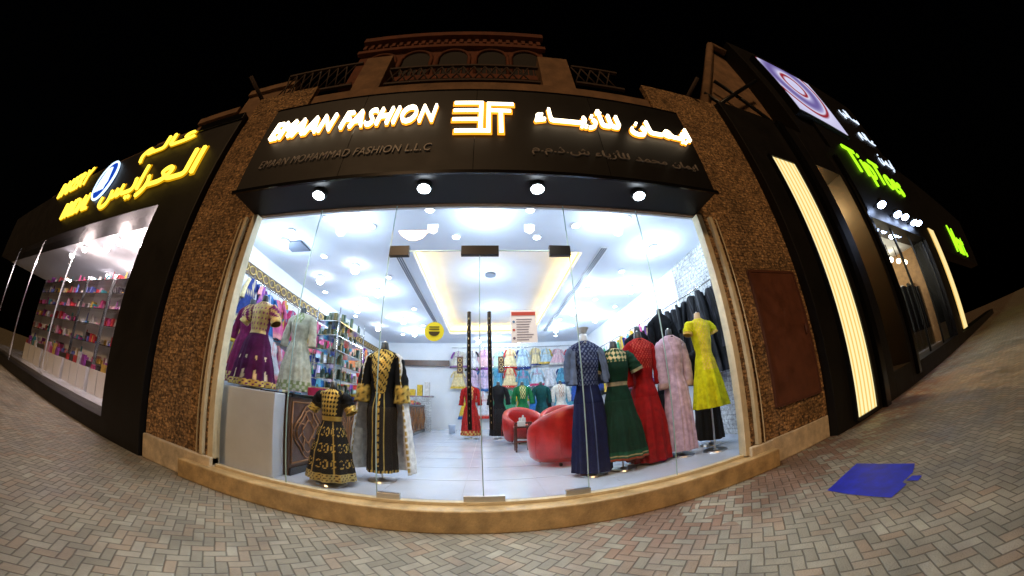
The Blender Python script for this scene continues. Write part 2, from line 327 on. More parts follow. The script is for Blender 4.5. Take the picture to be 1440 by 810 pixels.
# ------------------------------------------------------------ fascia
fas=empty('shop_fascia_sign')
mb=MB();mb.box(-3.46,3.12,-.57,-.003,3.69,5.44,0);mb.box(-3.5,3.16,-.6,-.57,3.67,3.72,1)
mb.box(-3.46,3.12,-.575,-.571,5.40,5.44,1)
for x in (-1.8,-.15,1.5): mb.box(x,x+.006,-.572,-.569,3.72,5.4,1)
mb.build('box',[black_m,blackgloss],fas)
ww=emis('led_white_letters',(1.,.82,.55),5.5);wo=emis('led_letter_halo',(1.,.33,.02),1.9);gr=mat('grey_letters',(.24,.21,.19),.4)
def led(n,t,x0,x1,z0,z1,y,par,shear=0,ho=.024,off=-.002,mf=ww,mh=wo,sp=1.0):
    q,bb=text(n,t,x0,x1,z0,z1,y-.03,mf,.05,off,shear,par,sp=sp)
    text(n+'_halo',t,x0,x1,z0,z1,y,mh,.03,off+ho,shear,par,ref=bb,sp=sp)
led('english_letters','EMAAN FASHION',-3.22,-.67,4.60,4.96,-.57,fas,.18,sp=1.12)
led('arabic_letters',arab('ايـمـان للأزيـــاء'),.63,3.05,4.56,5.0,-.57,fas)
text('english_small_letters','EMAAN MOHAMMAD FASHION L.L.C',-3.17,-.66,4.06,4.19,-.575,gr,.02,0,.18,fas,sp=1.08)
text('arabic_small_letters',arab('ايمان محمد للأزياء ش.ذ.م.م'),.55,2.95,4.0,4.2,-.575,gr,.02,0,0,fas)
mb=MB()
for m,g,y in ((1,.022,-.585),(0,0,-.61)):
    for a in ((-.44,-.1,4.98,5.03),(.04,.36,4.96,5.01),(-.44,-.1,4.80,4.85),(.04,.32,4.80,4.85),(-.44,-.1,4.60,4.65),(-.1,-.05,4.45,5.03),(.0,.05,4.36,5.01),(-.40,.0,4.36,4.41),(.16,.21,4.36,4.8)):
        mb.box(a[0]-g,a[1]+g,y-.02,y,a[2]-g,a[3]+g,m)
mb.build('monogram_logo',[ww,wo],fas)
spots=[(-2.1,-.36),(-.72,-.36),(.61,-.36),(1.93,-.36)]
sg_=emis('spot_glow',(.8,.9,1.),40)
for i,(x,y) in enumerate(spots):
    e=empty('spotlight' if i==0 else 'spotlight.%03d'%i)
    mb=MB();mb.tube([(x,y,3.69),(x,y-.03,3.62)],[.095,.09],0,n=18);mb.sph(x,y-.03,3.615,.08,1,rz=.035,n=14)
    mb.build('housing',[metal_b,sg_],e)
    l=bpy.data.lights.new('spot_lamp','SPOT');l.energy=78;l.spot_size=2.5;l.spot_blend=.8;l.color=(1.,.93,.84);l.shadow_soft_size=.06
    o=bpy.data.objects.new('lamp',l);sc.collection.objects.link(o);o.parent=e;o.location=(x,y-.03,3.56);o.rotation_euler=(-.12,0,0)
# ------------------------------------------------------------ ceiling lamps
globes=[(-3.84,1.3),(-2.75,2.45),(-2.7,3.85),(-3.9,3.0),(-2.67,6.4),(-3.8,5.2),(-2.7,8.2),(-3.9,7.4),(2.6,3.85),(3.75,3.74),(2.65,5.6),(3.7,6.5),(2.6,7.8),(3.3,1.6),(-.3,9.6),(1.4,9.6)]
mb=MB()
for x,y in globes:
    mb.cyl(x,y,ZC-.05,ZC,.09,.09,0,n=12);mb.sph(x,y,ZC-.13,.09,1)
small=[(-2.6,.7),(-.84,.6),(.68,.6),(2.3,.7),(-1.9,1.0),(1.5,1.0),(-3.3,2.0),(-2.2,3.1),(-3.3,4.5),(-2.1,5.4),(-3.2,6.3),(-2.2,7.3),(-3.3,8.7),(3.1,2.8),(3.1,4.7),(2.5,6.7),(3.2,7.6),(2.9,9.2),(-.5,1.4),(.9,1.4),(-3.5,1.0),(-4.3,4),(-4.3,6.2),(4,5.4),(-2.3,9.6),(0.6,9.2)]
for x,y in small:
    mb.cyl(x,y,ZC-.025,ZC-.001,.075,.085,0,n=12);mb.cyl(x,y,ZC-.032,ZC-.026,.06,.06,1,n=10)
mb.build('ceiling_downlights',[white_wall,lampglow],shop)
def plamp(x,y,z,e,c,r=.08,par=None,n='room_lamp'):
    l=bpy.data.lights.new(n,'POINT');l.energy=e;l.color=c;l.shadow_soft_size=r
    o=bpy.data.objects.new(n,l);sc.collection.objects.link(o);o.location=(x,y,z);o.parent=par or shop;return o
BL=(.62,.80,1.)
for x,y in ((-3.84,1.3),(-2.7,3.85),(-3.8,5.2),(-2.67,6.4),(-2.7,8.2),(2.6,3.85),(3.75,3.74),(2.65,5.6),(3.7,6.5),(2.6,7.8),(3.3,1.6),(.5,9.6)): plamp(x,y,ZC-.35,32,BL)
for x,y in ((-2.2,.75),(0,.75),(2.0,.75),(0,3.6),(.3,6.3)): plamp(x,y,ZC-.3,27,BL)
# ------------------------------------------------------------ dresses
def interp(prof,h):
    for i in range(len(prof)-1):
        a,b=prof[i],prof[i+1]
        if a[0]<=h<=b[0]:
            t=(h-a[0])/(b[0]-a[0]) if b[0]>a[0] else 0
            t=t*t*(3-2*t)*.5+t*.5
            return a[1]+(b[1]-a[1])*t,a[2]+(b[2]-a[2])*t
    return prof[-1][1:]
def dress_mesh(mb,prof,folds,nf,colf,seed=0,mi=0,N=110,R=120,arc=None,hemw=.0):
    r0=random.Random(seed);ph=[r0.uniform(0,6.28) for _ in range(4)]
    h0,h1=prof[0][0],prof[-1][0];rings=[];cols=[]
    wz=folds[1]
    for i in range(R+1):
        h=h0+(h1-h0)*i/R;rx,ry=interp(prof,h)
        A=folds[0]*max(0,(wz-h)/(wz-h0))**.7 if h<wz else .0
        ring=[]
        for k in range(N):
            if arc: p=arc[0]+(arc[1]-arc[0])*k/(N-1)
            else: p=2*PI*k/N
            s1=math.sin(nf*p+ph[0]+.9*math.sin(2*p+ph[1])+.5*math.sin(h*2.2+ph[3]))
            s1=math.copysign(abs(s1)**.7,s1)
            g=1+A*(s1+.5*math.sin((nf*2+1)*p+ph[2]+h)+.35*math.sin(3*p+ph[3]))
            g+=.014*math.sin(9*p+h*13+ph[1])*math.sin(h*21+ph[2])
            zz=h+(hemw*math.sin(nf*p+ph[1]) if i==0 else 0)
            ring.append((rx*g*math.sin(p),-ry*g*math.cos(p),zz));cols.append(colf(h,((p+PI)%(2*PI))-PI))
        rings.append(ring)
    mb.loft(rings,mi,cols,cap=False,closed=not arc)
GOLD=(.62,.42,.10,1)
def body(H,w=1.0,hem=.3,hemy=.24,h0=.06,waist=.62,sh=.22):
    return [(h0*H,hem,hemy),(.30*H,hem*.82+.02,hemy*.8+.02),(.50*H,.205*w,.165*w),(waist*H,.145*w,.115*w),(.70*H,.165*w,.13*w),(.77*H,.185*w,.15*w),(.84*H,.195*w,.125*w),(.885*H,sh*w,.09*w),(.905*H,sh*.8*w,.075*w),(.93*H,.08*w,.065*w)]
def mannequin(name,x,y,z0,H,prof,folds,nf,colf,sleeves=(),neck=(.02,.02,.02),seed=0,rot=0,m=None,extra=None,base=True,hemw=0,poleh=None):
    mb=MB()
    dress_mesh(mb,prof,folds,nf,colf,seed,0,hemw=hemw)
    w=prof[-1][1]/.08
    nk=prof[-1][0]
    mb.loft([[(r*math.cos(2*PI*k/16),r*.92*math.sin(2*PI*k/16)+yy,z) for k in range(16)] for z,r,yy in ((nk-.03,.082*w,0),(nk+.02,.06*w,0),(nk+.10*w,.05*w,-.01),(nk+.105*w,.035*w,-.01))],1,[(*neck,0)]*64)
    mb.cyl(0,0,nk+.10*w,nk+.125*w,.018,.012,2,n=10)
    for path,rad,cf in sleeves:
        P=[Vector(p) for p in path];n=16;M_=30;rings=[];cols=[]
        for i in range(M_+1):
            t=i/M_*(len(P)-1);a=min(int(t),len(P)-2);f=t-a
            p=P[a].lerp(P[a+1],f);r=rad[a]+(rad[a+1]-rad[a])*f
            tg=(P[a+1]-P[a]).normalized();u=tg.cross(Vector((0,1,0))).normalized();v=tg.cross(u).normalized()
            rings.append([p+u*math.cos(2*PI*k/n)*r*(1+.06*math.sin(i*1.3+seed)+.07*math.sin(3*2*PI*k/n+i*.3+seed))+v*math.sin(2*PI*k/n)*r*.8*(1+.07*math.sin(i*.9+k)) for k in range(n)])
            cols+=[cf(i/M_,2*PI*k/n) for k in range(n)]
        mb.loft(rings,0,cols,cap=False)
    if extra: extra(mb)
    if base:
        mb.cyl(0,0,0,.02,.19,.18,2,n=28);mb.cyl(0,0,.02,.035,.05,.03,2,n=16);mb.cyl(0,0,.03,poleh or prof[0][0]+.5,.014,.014,2,n=10)
    o=mb.build(name,[m or fabric,mat(name+'_neck',neck,.35),steel],None,rot=rot,loc=(x,y,z0))
    sol=o.modifiers.new('Solid','SOLIDIFY');sol.thickness=.004
    return o
def arms(H,w,L,r0,r1,cf,spread=.1,fwd=-.03,sh=.2):
    s=[]
    for sg in (-1,1):
        z=.875*H;s.append(([(sg*sh*w*.75,0,z),(sg*(sh*w+.02),0,z-.05),(sg*(sh*w+.05+spread*.4),fwd*.5,z-L*.5),(sg*(sh*w+.05+spread),fwd,z-L)],[r0,r0*1.05,(r0+r1)/2,r1],cf))
    return s
BK=(.005,.005,.006,0)
H=1.85
def c1(h,p):
    q=h/H;ap=abs(p)
    if q>.62 and ap<.95-(.93-q)*1.5:
        s=math.sin(h*95)*math.sin(p*26)+math.sin(h*61+p*9)*.6
        return GOLD if s>-.35 else BK
    if ap<.10 and q>.12: return GOLD if math.sin(h*70)+math.sin(p*60)>-.7 else BK
    if abs(ap-.40)<.02: return (.55,.42,.12,1)
    if q<.09: return GOLD if math.sin(p*26)*math.sin(h*60)>0 else BK
    return BK
def cs1(t,a): return GOLD if (t>.76 and math.sin(t*60)*math.sin(a*4)>-.3) or (t<.15 and math.sin(a*5+t*30)>0) else BK
def ex1(mb):
    def cw(h,p):
        return (.50,.36,.10,1) if abs(abs(p)-1.02)<.05 and math.sin(h*80)>-.4 else (.80,.79,.76,0)
    dress_mesh(mb,[(.12,.44,.22),(.6,.40,.2),(1.1,.34,.17),(1.45,.30,.16),(1.62,.262,.12),(1.67,.2,.09)],(.05,1.3),9,cw,5,0,arc=(.98,2*PI-.98),N=80)
mannequin('black_gold_gown_mannequin',-1.36,.83,ZF,H,body(H,.98,.21,.18,.07),(.05,1.1),8,c1,arms(H,.98,.60,.065,.11,cs1,.03),seed=1,extra=ex1)
H2=1.25
def c2(h,p):
    q=h/H2
    if q<.13: return (.6,.46,.16,1) if math.sin(p*34)*math.sin(h*120)>-.35 else (.06,.03,.02,0)
    if abs(q-.63)<.02: return GOLD
    if q>.66 and abs(p)<.8: return GOLD if math.sin(h*120)+math.sin(p*22)>-.3 else BK
    if q<.6:
        u=(p*5+20)%1.8-.9;v=(h*5.5)%1-.5
        if abs(math.hypot(u*.5,v*1.)-.25)<.03 : return GOLD
        if abs(abs(p)-.5)<.03: return GOLD
    return BK
mannequin('child_dress_mannequin',-1.85,.38,ZF,H2,[(.07,.31,.26),(.35,.26,.22),(.6,.19,.16),(.76,.12,.10),(.9,.14,.115),(1.0,.15,.11),(1.08,.17,.085),(1.11,.13,.07),(1.14,.065,.055)],(.05,.75),9,c2,
  [([(s*.11,0,1.06),(s*.17,0,1.04),(s*.22,0,.95),(s*.27,-.02,.86)],[.06,.075,.075,.07],cs1) for s in(-1,1)],seed=2)
def c3(h,p):
    if h<.12: return GOLD if math.sin(p*22)*math.sin(h*90)>-.3 else (.12,.008,.08,0)
    if h>.78:
        if abs(p)<1.4: return (.60,.42,.16,1) if math.sin(h*80)+math.sin(p*18)>-1.1 else (.3,.05,.15,0)
        return (.12,.008,.08,0)
    u=(p*2.6+20)%1.5-.75;v=(h*3.1)%1-.5
    if h<.45 and math.hypot(u*.8,v*.55)<.16: return (.65,.5,.3,1)
    return (.070,.004,.048,0)
def cs3(t,a): return (.62,.44,.15,1) if t>.75 or math.sin(a*4+t*20)>.5 else (.18,.015,.10,0)
mannequin('purple_dress_mannequin',-3.33,.6,1.28,1.4,[(.03,.36,.30),(.3,.31,.25),(.6,.23,.19),(.82,.145,.12),(.95,.165,.13),(1.1,.185,.13),(1.2,.21,.09),(1.235,.16,.075),(1.27,.075,.06)],(.06,.85),8,c3,
  [([(s*.14,0,1.17),(s*.21,0,1.15),(s*.28,-.02,1.02),(s*.33,-.04,.93)],[.075,.085,.09,.085],cs3) for s in(-1,1)],seed=3)
H=1.95
def c4(h,p):
    q=h/H
    if q>.62 and abs(p)<1.2: return (.14,.18,.30,.6) if math.sin(h*90)*math.sin(p*20)>.2 else (.01,.018,.08,.1)
    if abs(p)<.04: return (.12,.16,.3,.6)
    return (.004,.007,.042,0)
def cs4(t,a): return (.11,.15,.24,.2)
def ex4(mb):
    def cw(h,p): return (.13,.17,.27,.2)
    dress_mesh(mb,[(1.22,.28,.2),(1.35,.27,.18),(1.6,.24,.13),(1.72,.2,.09),(1.77,.12,.07)],(.06,1.6),9,cw,5,0,arc=(.75,2*PI-.75),N=60)
    mb.cyl(0,0,1.93,2.0,.05,.09,1,n=14)
mannequin('navy_gown_mannequin',1.34,.86,ZF,H,body(H,1.0,.27,.22,.03),(.06,1.2),8,c4,arms(H,1.,.45,.06,.07,cs4,.0),neck=(.6,.65,.7),seed=4,extra=ex4)
H=1.82
def c5(h,p):
    q=h/H
    if q<.16: return (.35,.05,.02,.3) if abs(q-.10)<.008 else ((.5,.42,.2,1) if abs(q-.125)<.007 else (.008,.07,.035,0))
    if abs(q-.655)<.014: return (.45,.4,.28,1)
    if q>.82 and abs(p)<.8: return (.5,.42,.22,1) if math.sin(h*90)+math.sin(p*20)>0 else (.008,.07,.035,0)
    return (.002,.028,.015,0)
def cs5(t,a): return (.45,.4,.25,1) if t>.88 else (.003,.032,.017,0)
mannequin('green_dress_mannequin',1.79,.90,ZF,H,body(H,1.0,.34,.28,.09,waist=.65),(.08,1.2),10,c5,
 [([(s*.15,0,.87*H),(s*.22,0,.86*H),(s*.28,-.02,.80*H),(s*.32,-.03,.74*H)],[.075,.085,.09,.10],cs5) for s in(-1,1)],seed=5)
H=1.98
def c6(h,p):
    q=h/H
    if q>.7 and abs(p)<.9 and math.sin(h*100)*math.sin(p*24)>.35: return (.5,.08,.05,.5)
    return (.28,.004,.006,0)
def cs6(t,a): return (.28,.004,.006,0)
mannequin('red_gown_mannequin',2.27,1.02,ZF,H,body(H,1.02,.33,.27,.02),(.08,1.4),9,c6,arms(H,1.,.6,.065,.075,cs6,.0),seed=6)
def c7(h,p):
    ap=abs(p)
    if abs(ap-.32)<.03 : return (.5,.34,.32,.5)
    if ap<.3: return (.58,.40,.50,0)
    return (.54,.39,.51,0)
def cs7(t,a): return (.5,.34,.32,.5) if t>.93 else (.54,.39,.51,0)
mannequin('pale_pink_gown_mannequin',2.80,.96,ZF,H,body(H,.98,.25,.22,.05),(.07,1.5),8,c7,arms(H,.98,.7,.065,.09,cs7,-.02),seed=7)
def c8(h,p):
    if h>1.22 and abs(p)<.9: return (.72,.5,.1,.6) if math.sin(h*90)*math.sin(p*20)>.2 else (.70,.60,.01,0)
    return (.62,.58,.004,0)
def c8s(t,a): return (.72,.45,.1,.5) if t>.8 else (.62,.56,.006,0)
mannequin('yellow_dress_mannequin',3.24,.72,ZF,2.2,[(.66,.29,.23),(.95,.25,.2),(1.3,.18,.15),(1.5,.135,.11),(1.68,.16,.13),(1.85,.19,.12),(1.95,.2,.09),(1.98,.16,.075),(2.02,.075,.06)],(.11,1.45),9,c8,
 [([(s*.14,0,1.93),(s*.2,0,1.91),(s*.25,-.02,1.84),(s*.27,-.03,1.77)],[.07,.08,.08,.075],c8s) for s in(-1,1)],seed=8,neck=(.6,.4,.2))
# ------------------------------------------------------------ background mannequins
def plain(col,gold=.0,trim=None):
    def f(h,p):
        if trim and (h<.25 or (h>1.2 and abs(p)<.5)) and math.sin(h*50)*math.sin(p*16)>-.1: return (*trim,.6)
        return (*col,gold)
    return f
bgm=[('red_dress_mannequin',-.5,6.6,(.36,.012,.012),(.6,.4,.12)),('black_dress_mannequin',.36,6.4,(.008,.008,.01),None),('green_kaftan_mannequin',1.12,6.7,(.012,.16,.05),(.6,.5,.2)),
('teal_dress_mannequin',1.75,6.9,(.005,.06,.06),None),('white_dress_mannequin',2.4,6.9,(.7,.68,.62),(.5,.3,.2)),('blue_dress_mannequin',2.9,6.2,(.03,.08,.32),(.5,.5,.6)),
('black_abaya_mannequin',3.2,1.75,(.007,.007,.008),None),('black_abaya_mannequin.001',2.75,1.9,(.007,.007,.008),None),('black_abaya_mannequin.002',3.55,1.2,(.007,.007,.008),None),('maroon_dress_mannequin',-4.0,1.05,(.18,.012,.07),(.6,.45,.15)),('cream_dress_mannequin',-3.15,1.45,(.6,.57,.42),(.3,.35,.15))]
for i,(n,x,y,c,t) in enumerate(bgm):
    up=1.0 if x<-2.9 else 0
    H=1.5 if x<-2.9 else (2.6 if n=='black_abaya_mannequin' else 2.3 if n.endswith('001') else 1.75)
    mannequin(n,x,y,ZF+up,H,body(H,1.0,.30 if not n.endswith('002') else .22,.25,.06),(.07,1.1),8,plain(c,0,t),arms(H,1.,.5,.065,.075,lambda t_,a,c=c:(*c,0),.04),seed=20+i)
# ------------------------------------------------------------ hanging clothes
PAL=[(.42,.03,.11),(.58,.12,.26),(.66,.62,.58),(.03,.14,.38),(.52,.04,.03),(.05,.26,.14),(.66,.44,.05),(.24,.07,.34),(.70,.70,.75),(.02,.04,.18),(.68,.22,.08),(.10,.34,.45),(.015,.015,.015),(.45,.36,.22)]
PAS=[(.70,.45,.50),(.72,.70,.62),(.45,.60,.70),(.75,.62,.35),(.70,.70,.75),(.62,.50,.70),(.60,.12,.16),(.10,.32,.45),(.50,.66,.50),(.72,.30,.30)]
def hang(mb,x,y,zt,w,h,yaw,col,trim,r):
    ca,sa=math.cos(yaw),math.sin(yaw)
    def W(u,d,z): return (x+u*ca-d*sa,y+u*sa+d*ca,z)
    nu,nv=14,12;vs=[];cs=[];p1=r.uniform(0,6);nf=r.uniform(2,4)
    fl=r.uniform(.45,.8)
    for j in range(nv+1):
        t=j/nv
        hw=w*(.32+.02*math.sin(t*9)) if t<.35 else w*(.32+(fl-.32)*(t-.35)/.65)
        if t<.06: hw=w*(.18+t*2.3)
        for i in range(nu+1):
            u=(i/nu*2-1)
            d=-.05*(1-u*u)-.03*t*math.sin(u*nf*3+p1)
            z=zt-t*h-(.02*abs(u) if t<.1 else 0)
            vs.append(W(u*hw,d,z))
            tr=(t>.9) or (t<.3 and abs(u)<.25) or (.33<t<.38)
            cs.append((*(trim if tr and (i+j)%2==0 or (tr and t>.9) else col),.4 if tr else 0))
    fs=[(j*(nu+1)+i,j*(nu+1)+i+1,(j+1)*(nu+1)+i+1,(j+1)*(nu+1)+i) for j in range(nv) for i in range(nu)]
    mb.add(vs,fs,0,cs,True)
    L=r.uniform(.25,.5)*h
    for s in (-1,1):
        a=Vector((s*w*.28,-.02,zt-.06*h));b=a+Vector((s*w*.22,-.02,-L))
        mb.tube([W(*a),W(*(a.lerp(b,.5)+Vector((s*.02,0,0)))),W(*b)],[w*.09,w*.1,w*.11],0,(*(trim if r.random()<.3 else col),0),n=8,cap=False,flat=.6)
    mb.tube([W(0,0,zt),W(0,0,zt+.05),W(.02,0,zt+.08),W(0,0,zt+.1)],.006,1,n=5)
r=random.Random(11)
mb=MB()
for row,(zt,h) in enumerate(((3.25,1.0),(2.3,.95))):
    y=1.5
    while y<10.2:
        w=r.uniform(.42,.62);hang(mb,XL+r.uniform(.16,.30),y,zt+r.uniform(-.10,.1),w,h*r.uniform(.7,1.15),PI/2+r.uniform(-.35,.35),r.choice(PAL),r.choice(PAS),r);y+=w*.6
for z in (3.35,2.4): mb.tube([(XL+.2,1.3,z),(XL+.2,10.3,z)],.015,1)
mb.build('wall_hung_clothes',[clothes,chrome])
mb=MB();y=1.1
while y<10:
    w=r.uniform(.45,.62);cc=r.choice(PAL) if y>3.2 else (.008,.008,.01)
    hang(mb,XR-r.uniform(.2,.3),y,3.05+r.uniform(-.05,.08),w,r.uniform(1.2,1.7),-PI/2+r.uniform(-.5,.3),cc,r.choice(PAL) if y>3.2 else (.04,.04,.05),r);y+=w*.5
mb.tube([(XR-.25,.9,3.15),(XR-.25,10.2,3.15)],.015,1)
mb.build('rail_hung_clothes',[clothes,chrome])
mb=MB()
for zt,h,x0,x1,yy in ((3.72,.85,-1.2,4.0,YB-.15),(2.85,.9,-1.2,4.0,YB-.25),(1.95,1.2,-.8,4.0,YB-.3)):
    x=x0
    while x<x1:
        w=r.uniform(.48,.66);hang(mb,x,yy,zt+r.uniform(-.08,.06),w,h*r.uniform(.8,1.1),r.uniform(-.2,.2),r.choice(PAS if zt>2 else PAL),r.choice(PAL),r);x+=w*.98
    mb.tube([(x0-.3,yy+.03,zt+.1),(x1+.2,yy+.03,zt+.1)],.014,1)
mb.build('display_wall_dresses',[clothes,chrome])
band=mat('trim_band_dark',(.10,.06,.03),.5);gold_m=mat('gold_leaf',(.70,.50,.18),.35,.7)
mb=MB();mb.box(XL,XL+.06,1.0,YB-.01,3.44,3.68,0)
y=1.1
while y<10.3:
    mb.tube([(XL+.066,y+.1*math.cos(a*PI/6),3.56+.08*math.sin(a*PI/6)) for a in range(13)],.012,1,n=5);mb.tube([(XL+.066,y+.1,3.56),(XL+.066,y+.19,3.62)],.01,1,n=5);y+=.24
mb.build('gold_trim_border',[band,gold_m])
# ------------------------------------------------------------ platform, counter
mb=MB();mb.box(-4.6,-2.52,.11,.34,ZF,1.27,0);mb.box(-4.75,-2.95,.342,1.6,ZF,1.26,0);mb.build('display_platform',[mat('white_laminate',(.60,.62,.66),.3,var=.08,vs=3)],bev=.01)
wood=mat('dark_carved_wood',(.09,.035,.015),.35,var=.4,vs=7)
ct=empty('sales_counter')
mb=MB();mb.box(-2.93,-2.46,.36,9.2,ZF,1.24,0);mb.box(-2.96,-2.42,.345,9.22,1.24,1.29,1);mb.box(-2.45,-2.43,.36,9.2,ZF,.35,1)
mb.build('body',[wood,blackgloss],ct,bev=.006)
mb=MB();y=.42
X=-2.45
while y<9:
    a,b=y,y+.82
    for p0,p1 in (((a,.4),(b,.4)),((b,.4),(b,1.18)),((b,1.18),(a,1.18)),((a,1.18),(a,.4))): mb.tube([(X,p0[0],p0[1]),(X,p1[0],p1[1])],.012,0,n=6)
    m_=(a+b)/2
    for rr in (.14,.26,.33):
        mb.tube([(X,m_+rr*math.cos(k*PI/12)*(1+.12*math.cos(k*PI/3)),.79+rr*math.sin(k*PI/12)*(1+.12*math.cos(k*PI/3))) for k in range(25)],.011,0,n=5)
    for k in range(8):
        q=k*PI/4;mb.tube([(X,m_+.14*math.cos(q),.79+.14*math.sin(q)),(X,m_+.3*math.cos(q+.35),.79+.3*math.sin(q+.35))],.009,0,n=5)
    y+=.9
mb.build('carving',[mat('carved_gold_wood',(.30,.13,.045),.4,.2)],ct)
mb=MB()
for i in range(40):
    yy=1.4+i*.19;mb.box(-2.9+r.uniform(0,.1),-2.55,yy,yy+.14,1.292,1.292+r.uniform(.03,.18),0,(*r.choice(PAL),0))
mb.build('folded_packs',[clothes],ct,bev=.01)
mb=MB()
for z in (1.35,1.6,1.85,2.1,2.35,2.6): mb.box(-3.0,-2.55,1.7,2.9,z,z+.015,0)
for x in (-3.0,-2.55):
    for y in (1.7,2.9): mb.tube([(x,y,1.29),(x,y,2.85)],.012,0,n=6)
for k in range(320):
    z=r.choice((1.365,1.615,1.865,2.115,2.365,2.615));x=r.uniform(-2.98,-2.60);y=r.uniform(1.72,2.84)
    c=r.choice([(.35,.4,.33),(.06,.09,.06),(.16,.22,.14),(.5,.5,.42),(.10,.18,.16),(.25,.2,.08)])
    if r.random()<.5: mb.cyl(x,y,z,z+r.uniform(.06,.2),r.uniform(.015,.03),r.uniform(.008,.03),1,(*c,r.random()),n=8)
    else: mb.box(x,x+r.uniform(.03,.06),y,y+r.uniform(.03,.06),z,z+r.uniform(.05,.2),1,(*c,r.random()))
mb.build('accessory_rack',[chrome,satin])
mb=MB();mb.box(-4.4,-2.2,9.3,9.34,ZF,1.6,0);mb.box(-4.5,-2.1,9.34,9.8,1.6,1.66,1)
for k in range(7): mb.box(-4.3+k*.3,-4.1+k*.3,9.4,9.6,1.66,1.66+r.uniform(.2,.6),2,(*r.choice(PAL),0))
mb.box(-4.5,-1.6,10.3,10.42,3.0,3.25,3);mb.build('back_display_case',[stone_white,chrome,clothes,wood])
mb=MB()
for x in (-1.2,.5):
    mb.box(x,x+.25,9.6,9.66,2.6,3.3,0)
    for k in range(3): mb.tube([(x+.125+.07*math.cos(a*PI/5),9.59,2.75+k*.2+.07*math.sin(a*PI/5)) for a in range(11)],.012,1,n=5)
mb.build('hanging_lattice_panels',[wood,gold_m])
# ------------------------------------------------------------ chairs & tables
redv=mat('red_leather',(.44,.008,.005),.32,var=.3,vs=8,bump=.15,bs=60,coat=.3)
def armchair(name,x,y,rot,s=1.0):
    mb=MB();rings=[]
    n=20
    for k in range(n+1):
        a=math.radians(-125+250*k/n);f=math.cos(a*.72)
        hb=.55+.32*max(0,f)**1.2
        R=.43;th=.10
        cxx=math.sin(a);cyy=math.cos(a)
        prof=[(-th,0.05),(-th*.95,hb-.08),(-th*.6,hb-.015),(0,hb),(th*.6,hb-.015),(th*.95,hb-.08),(th*.8,.05)]
        rings.append([((R+o)*cxx*1.02,(R+o)*cyy*.95,z) for o,z in prof])
    mb.loft(rings,0,cap=True)
    st=[]
    for z,rr in((.08,.36),(.3,.38),(.42,.38),(.47,.34),(.48,.2)): st.append([(rr*math.cos(2*PI*k/24),rr*math.sin(2*PI*k/24)*1.05-.05,z) for k in range(24)])
    mb.loft(st,0)
    for a in (.8,2.3,3.9,5.5): mb.cyl(.33*math.cos(a),.33*math.sin(a),0,.06,.025,.03,1,n=10)
    for k in range(5):
        a=math.radians(-80+40*k);mb.tube([(.535*math.sin(a)*1.02,.535*math.cos(a)*.95,z) for z in (.1,.3,.5)],.006,0,n=5)
    o=mb.build(name,[redv,metal_b],None,loc=(x,y,ZF),rot=rot);o.scale=(s,s,s)
    b=o.modifiers.new('Sub','SUBSURF');b.levels=1;b.render_levels=1
    return o
armchair('red_armchair',1.2,1.98,PI*1.15,1.12)
armchair('red_armchair.001',.95,5.1,PI*.1,1.1)
armchair('red_armchair.002',1.9,5.0,-.3,1.1)
def ctable(name,x,y,h,w):
    mb=MB();mb.box(-w,w,-w,w,h-.04,h,0)
    for sx in (-1,1):
        for sy in (-1,1): mb.box(sx*(w-.03)-.02,sx*(w-.03)+.02,sy*(w-.03)-.02,sy*(w-.03)+.02,0,h-.04,0)
    mb.box(-w+.03,w-.03,-w+.03,w-.03,h*.35,h*.35+.02,0)
    mb.box(-.08,.08,-.05,.05,h,h+.1,1);mb.cyl(.02,.02,h+.1,h+.16,.03,.02,1,n=10)
    return mb.build(name,[mat(name+'_wood',(.06,.02,.012),.2,coat=.5),mat('tissue',(.6,.6,.58),.7)],loc=(x,y,ZF),bev=.005)
ctable('side_table',.72,3.6,.55,.17);ctable('side_table.001',.82,4.3,.6,.2)
mb=MB();mb.loft([[(rr*math.cos(2*PI*k/14),rr*math.sin(2*PI*k/14),z) for k in range(14)] for z,rr in((0,.11),(.3,.14),(.31,.14),(.3,.125))],0)
mb.build('waste_bin',[mat('bin_plastic',(.45,.5,.6),.4)],loc=(-1.3,8.6,ZF))
# ------------------------------------------------------------ stickers on the glass
mb=MB();n=28
mb.add([(-.545+.105*math.cos(2*PI*k/n),-.005,2.03+.105*math.sin(2*PI*k/n)) for k in range(n)],[tuple(range(n))],0)
mb.add([(-.545+.06*math.cos(PI*k/10+PI),-.008,2.03+.05*math.sin(PI*k/10+PI)) for k in range(11)],[tuple(range(11))],1)
for z in (2.075,2.05): mb.box(-.6,-.49,-.009,-.007,z,z+.01,1)
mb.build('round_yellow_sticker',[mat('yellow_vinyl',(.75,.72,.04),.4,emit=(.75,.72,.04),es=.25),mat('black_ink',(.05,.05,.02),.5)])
mb=MB();mb.box(.27,.55,-.006,-.003,1.9,2.26,0)
mb.box(.28,.54,-.009,-.007,2.2,2.24,2)
for k in range(9): mb.box(.33,.33+r.uniform(.1,.19),-.009,-.007,1.93+k*.028,1.937+k*.028,1)
for k in range(3):
    n=12;mb.add([(.302+.014*math.cos(2*PI*i/n),-.009,1.95+k*.09+.014*math.sin(2*PI*i/n)) for i in range(n)],[tuple(range(n))],1+k)
mb.build('notice_poster',[mat('poster_paper',(.75,.75,.78),.6,emit=(.8,.8,.85),es=.3),mat('poster_ink',(.15,.12,.2),.6),mat('poster_red',(.6,.08,.06),.6),mat('poster_blue',(.1,.25,.5),.6)])
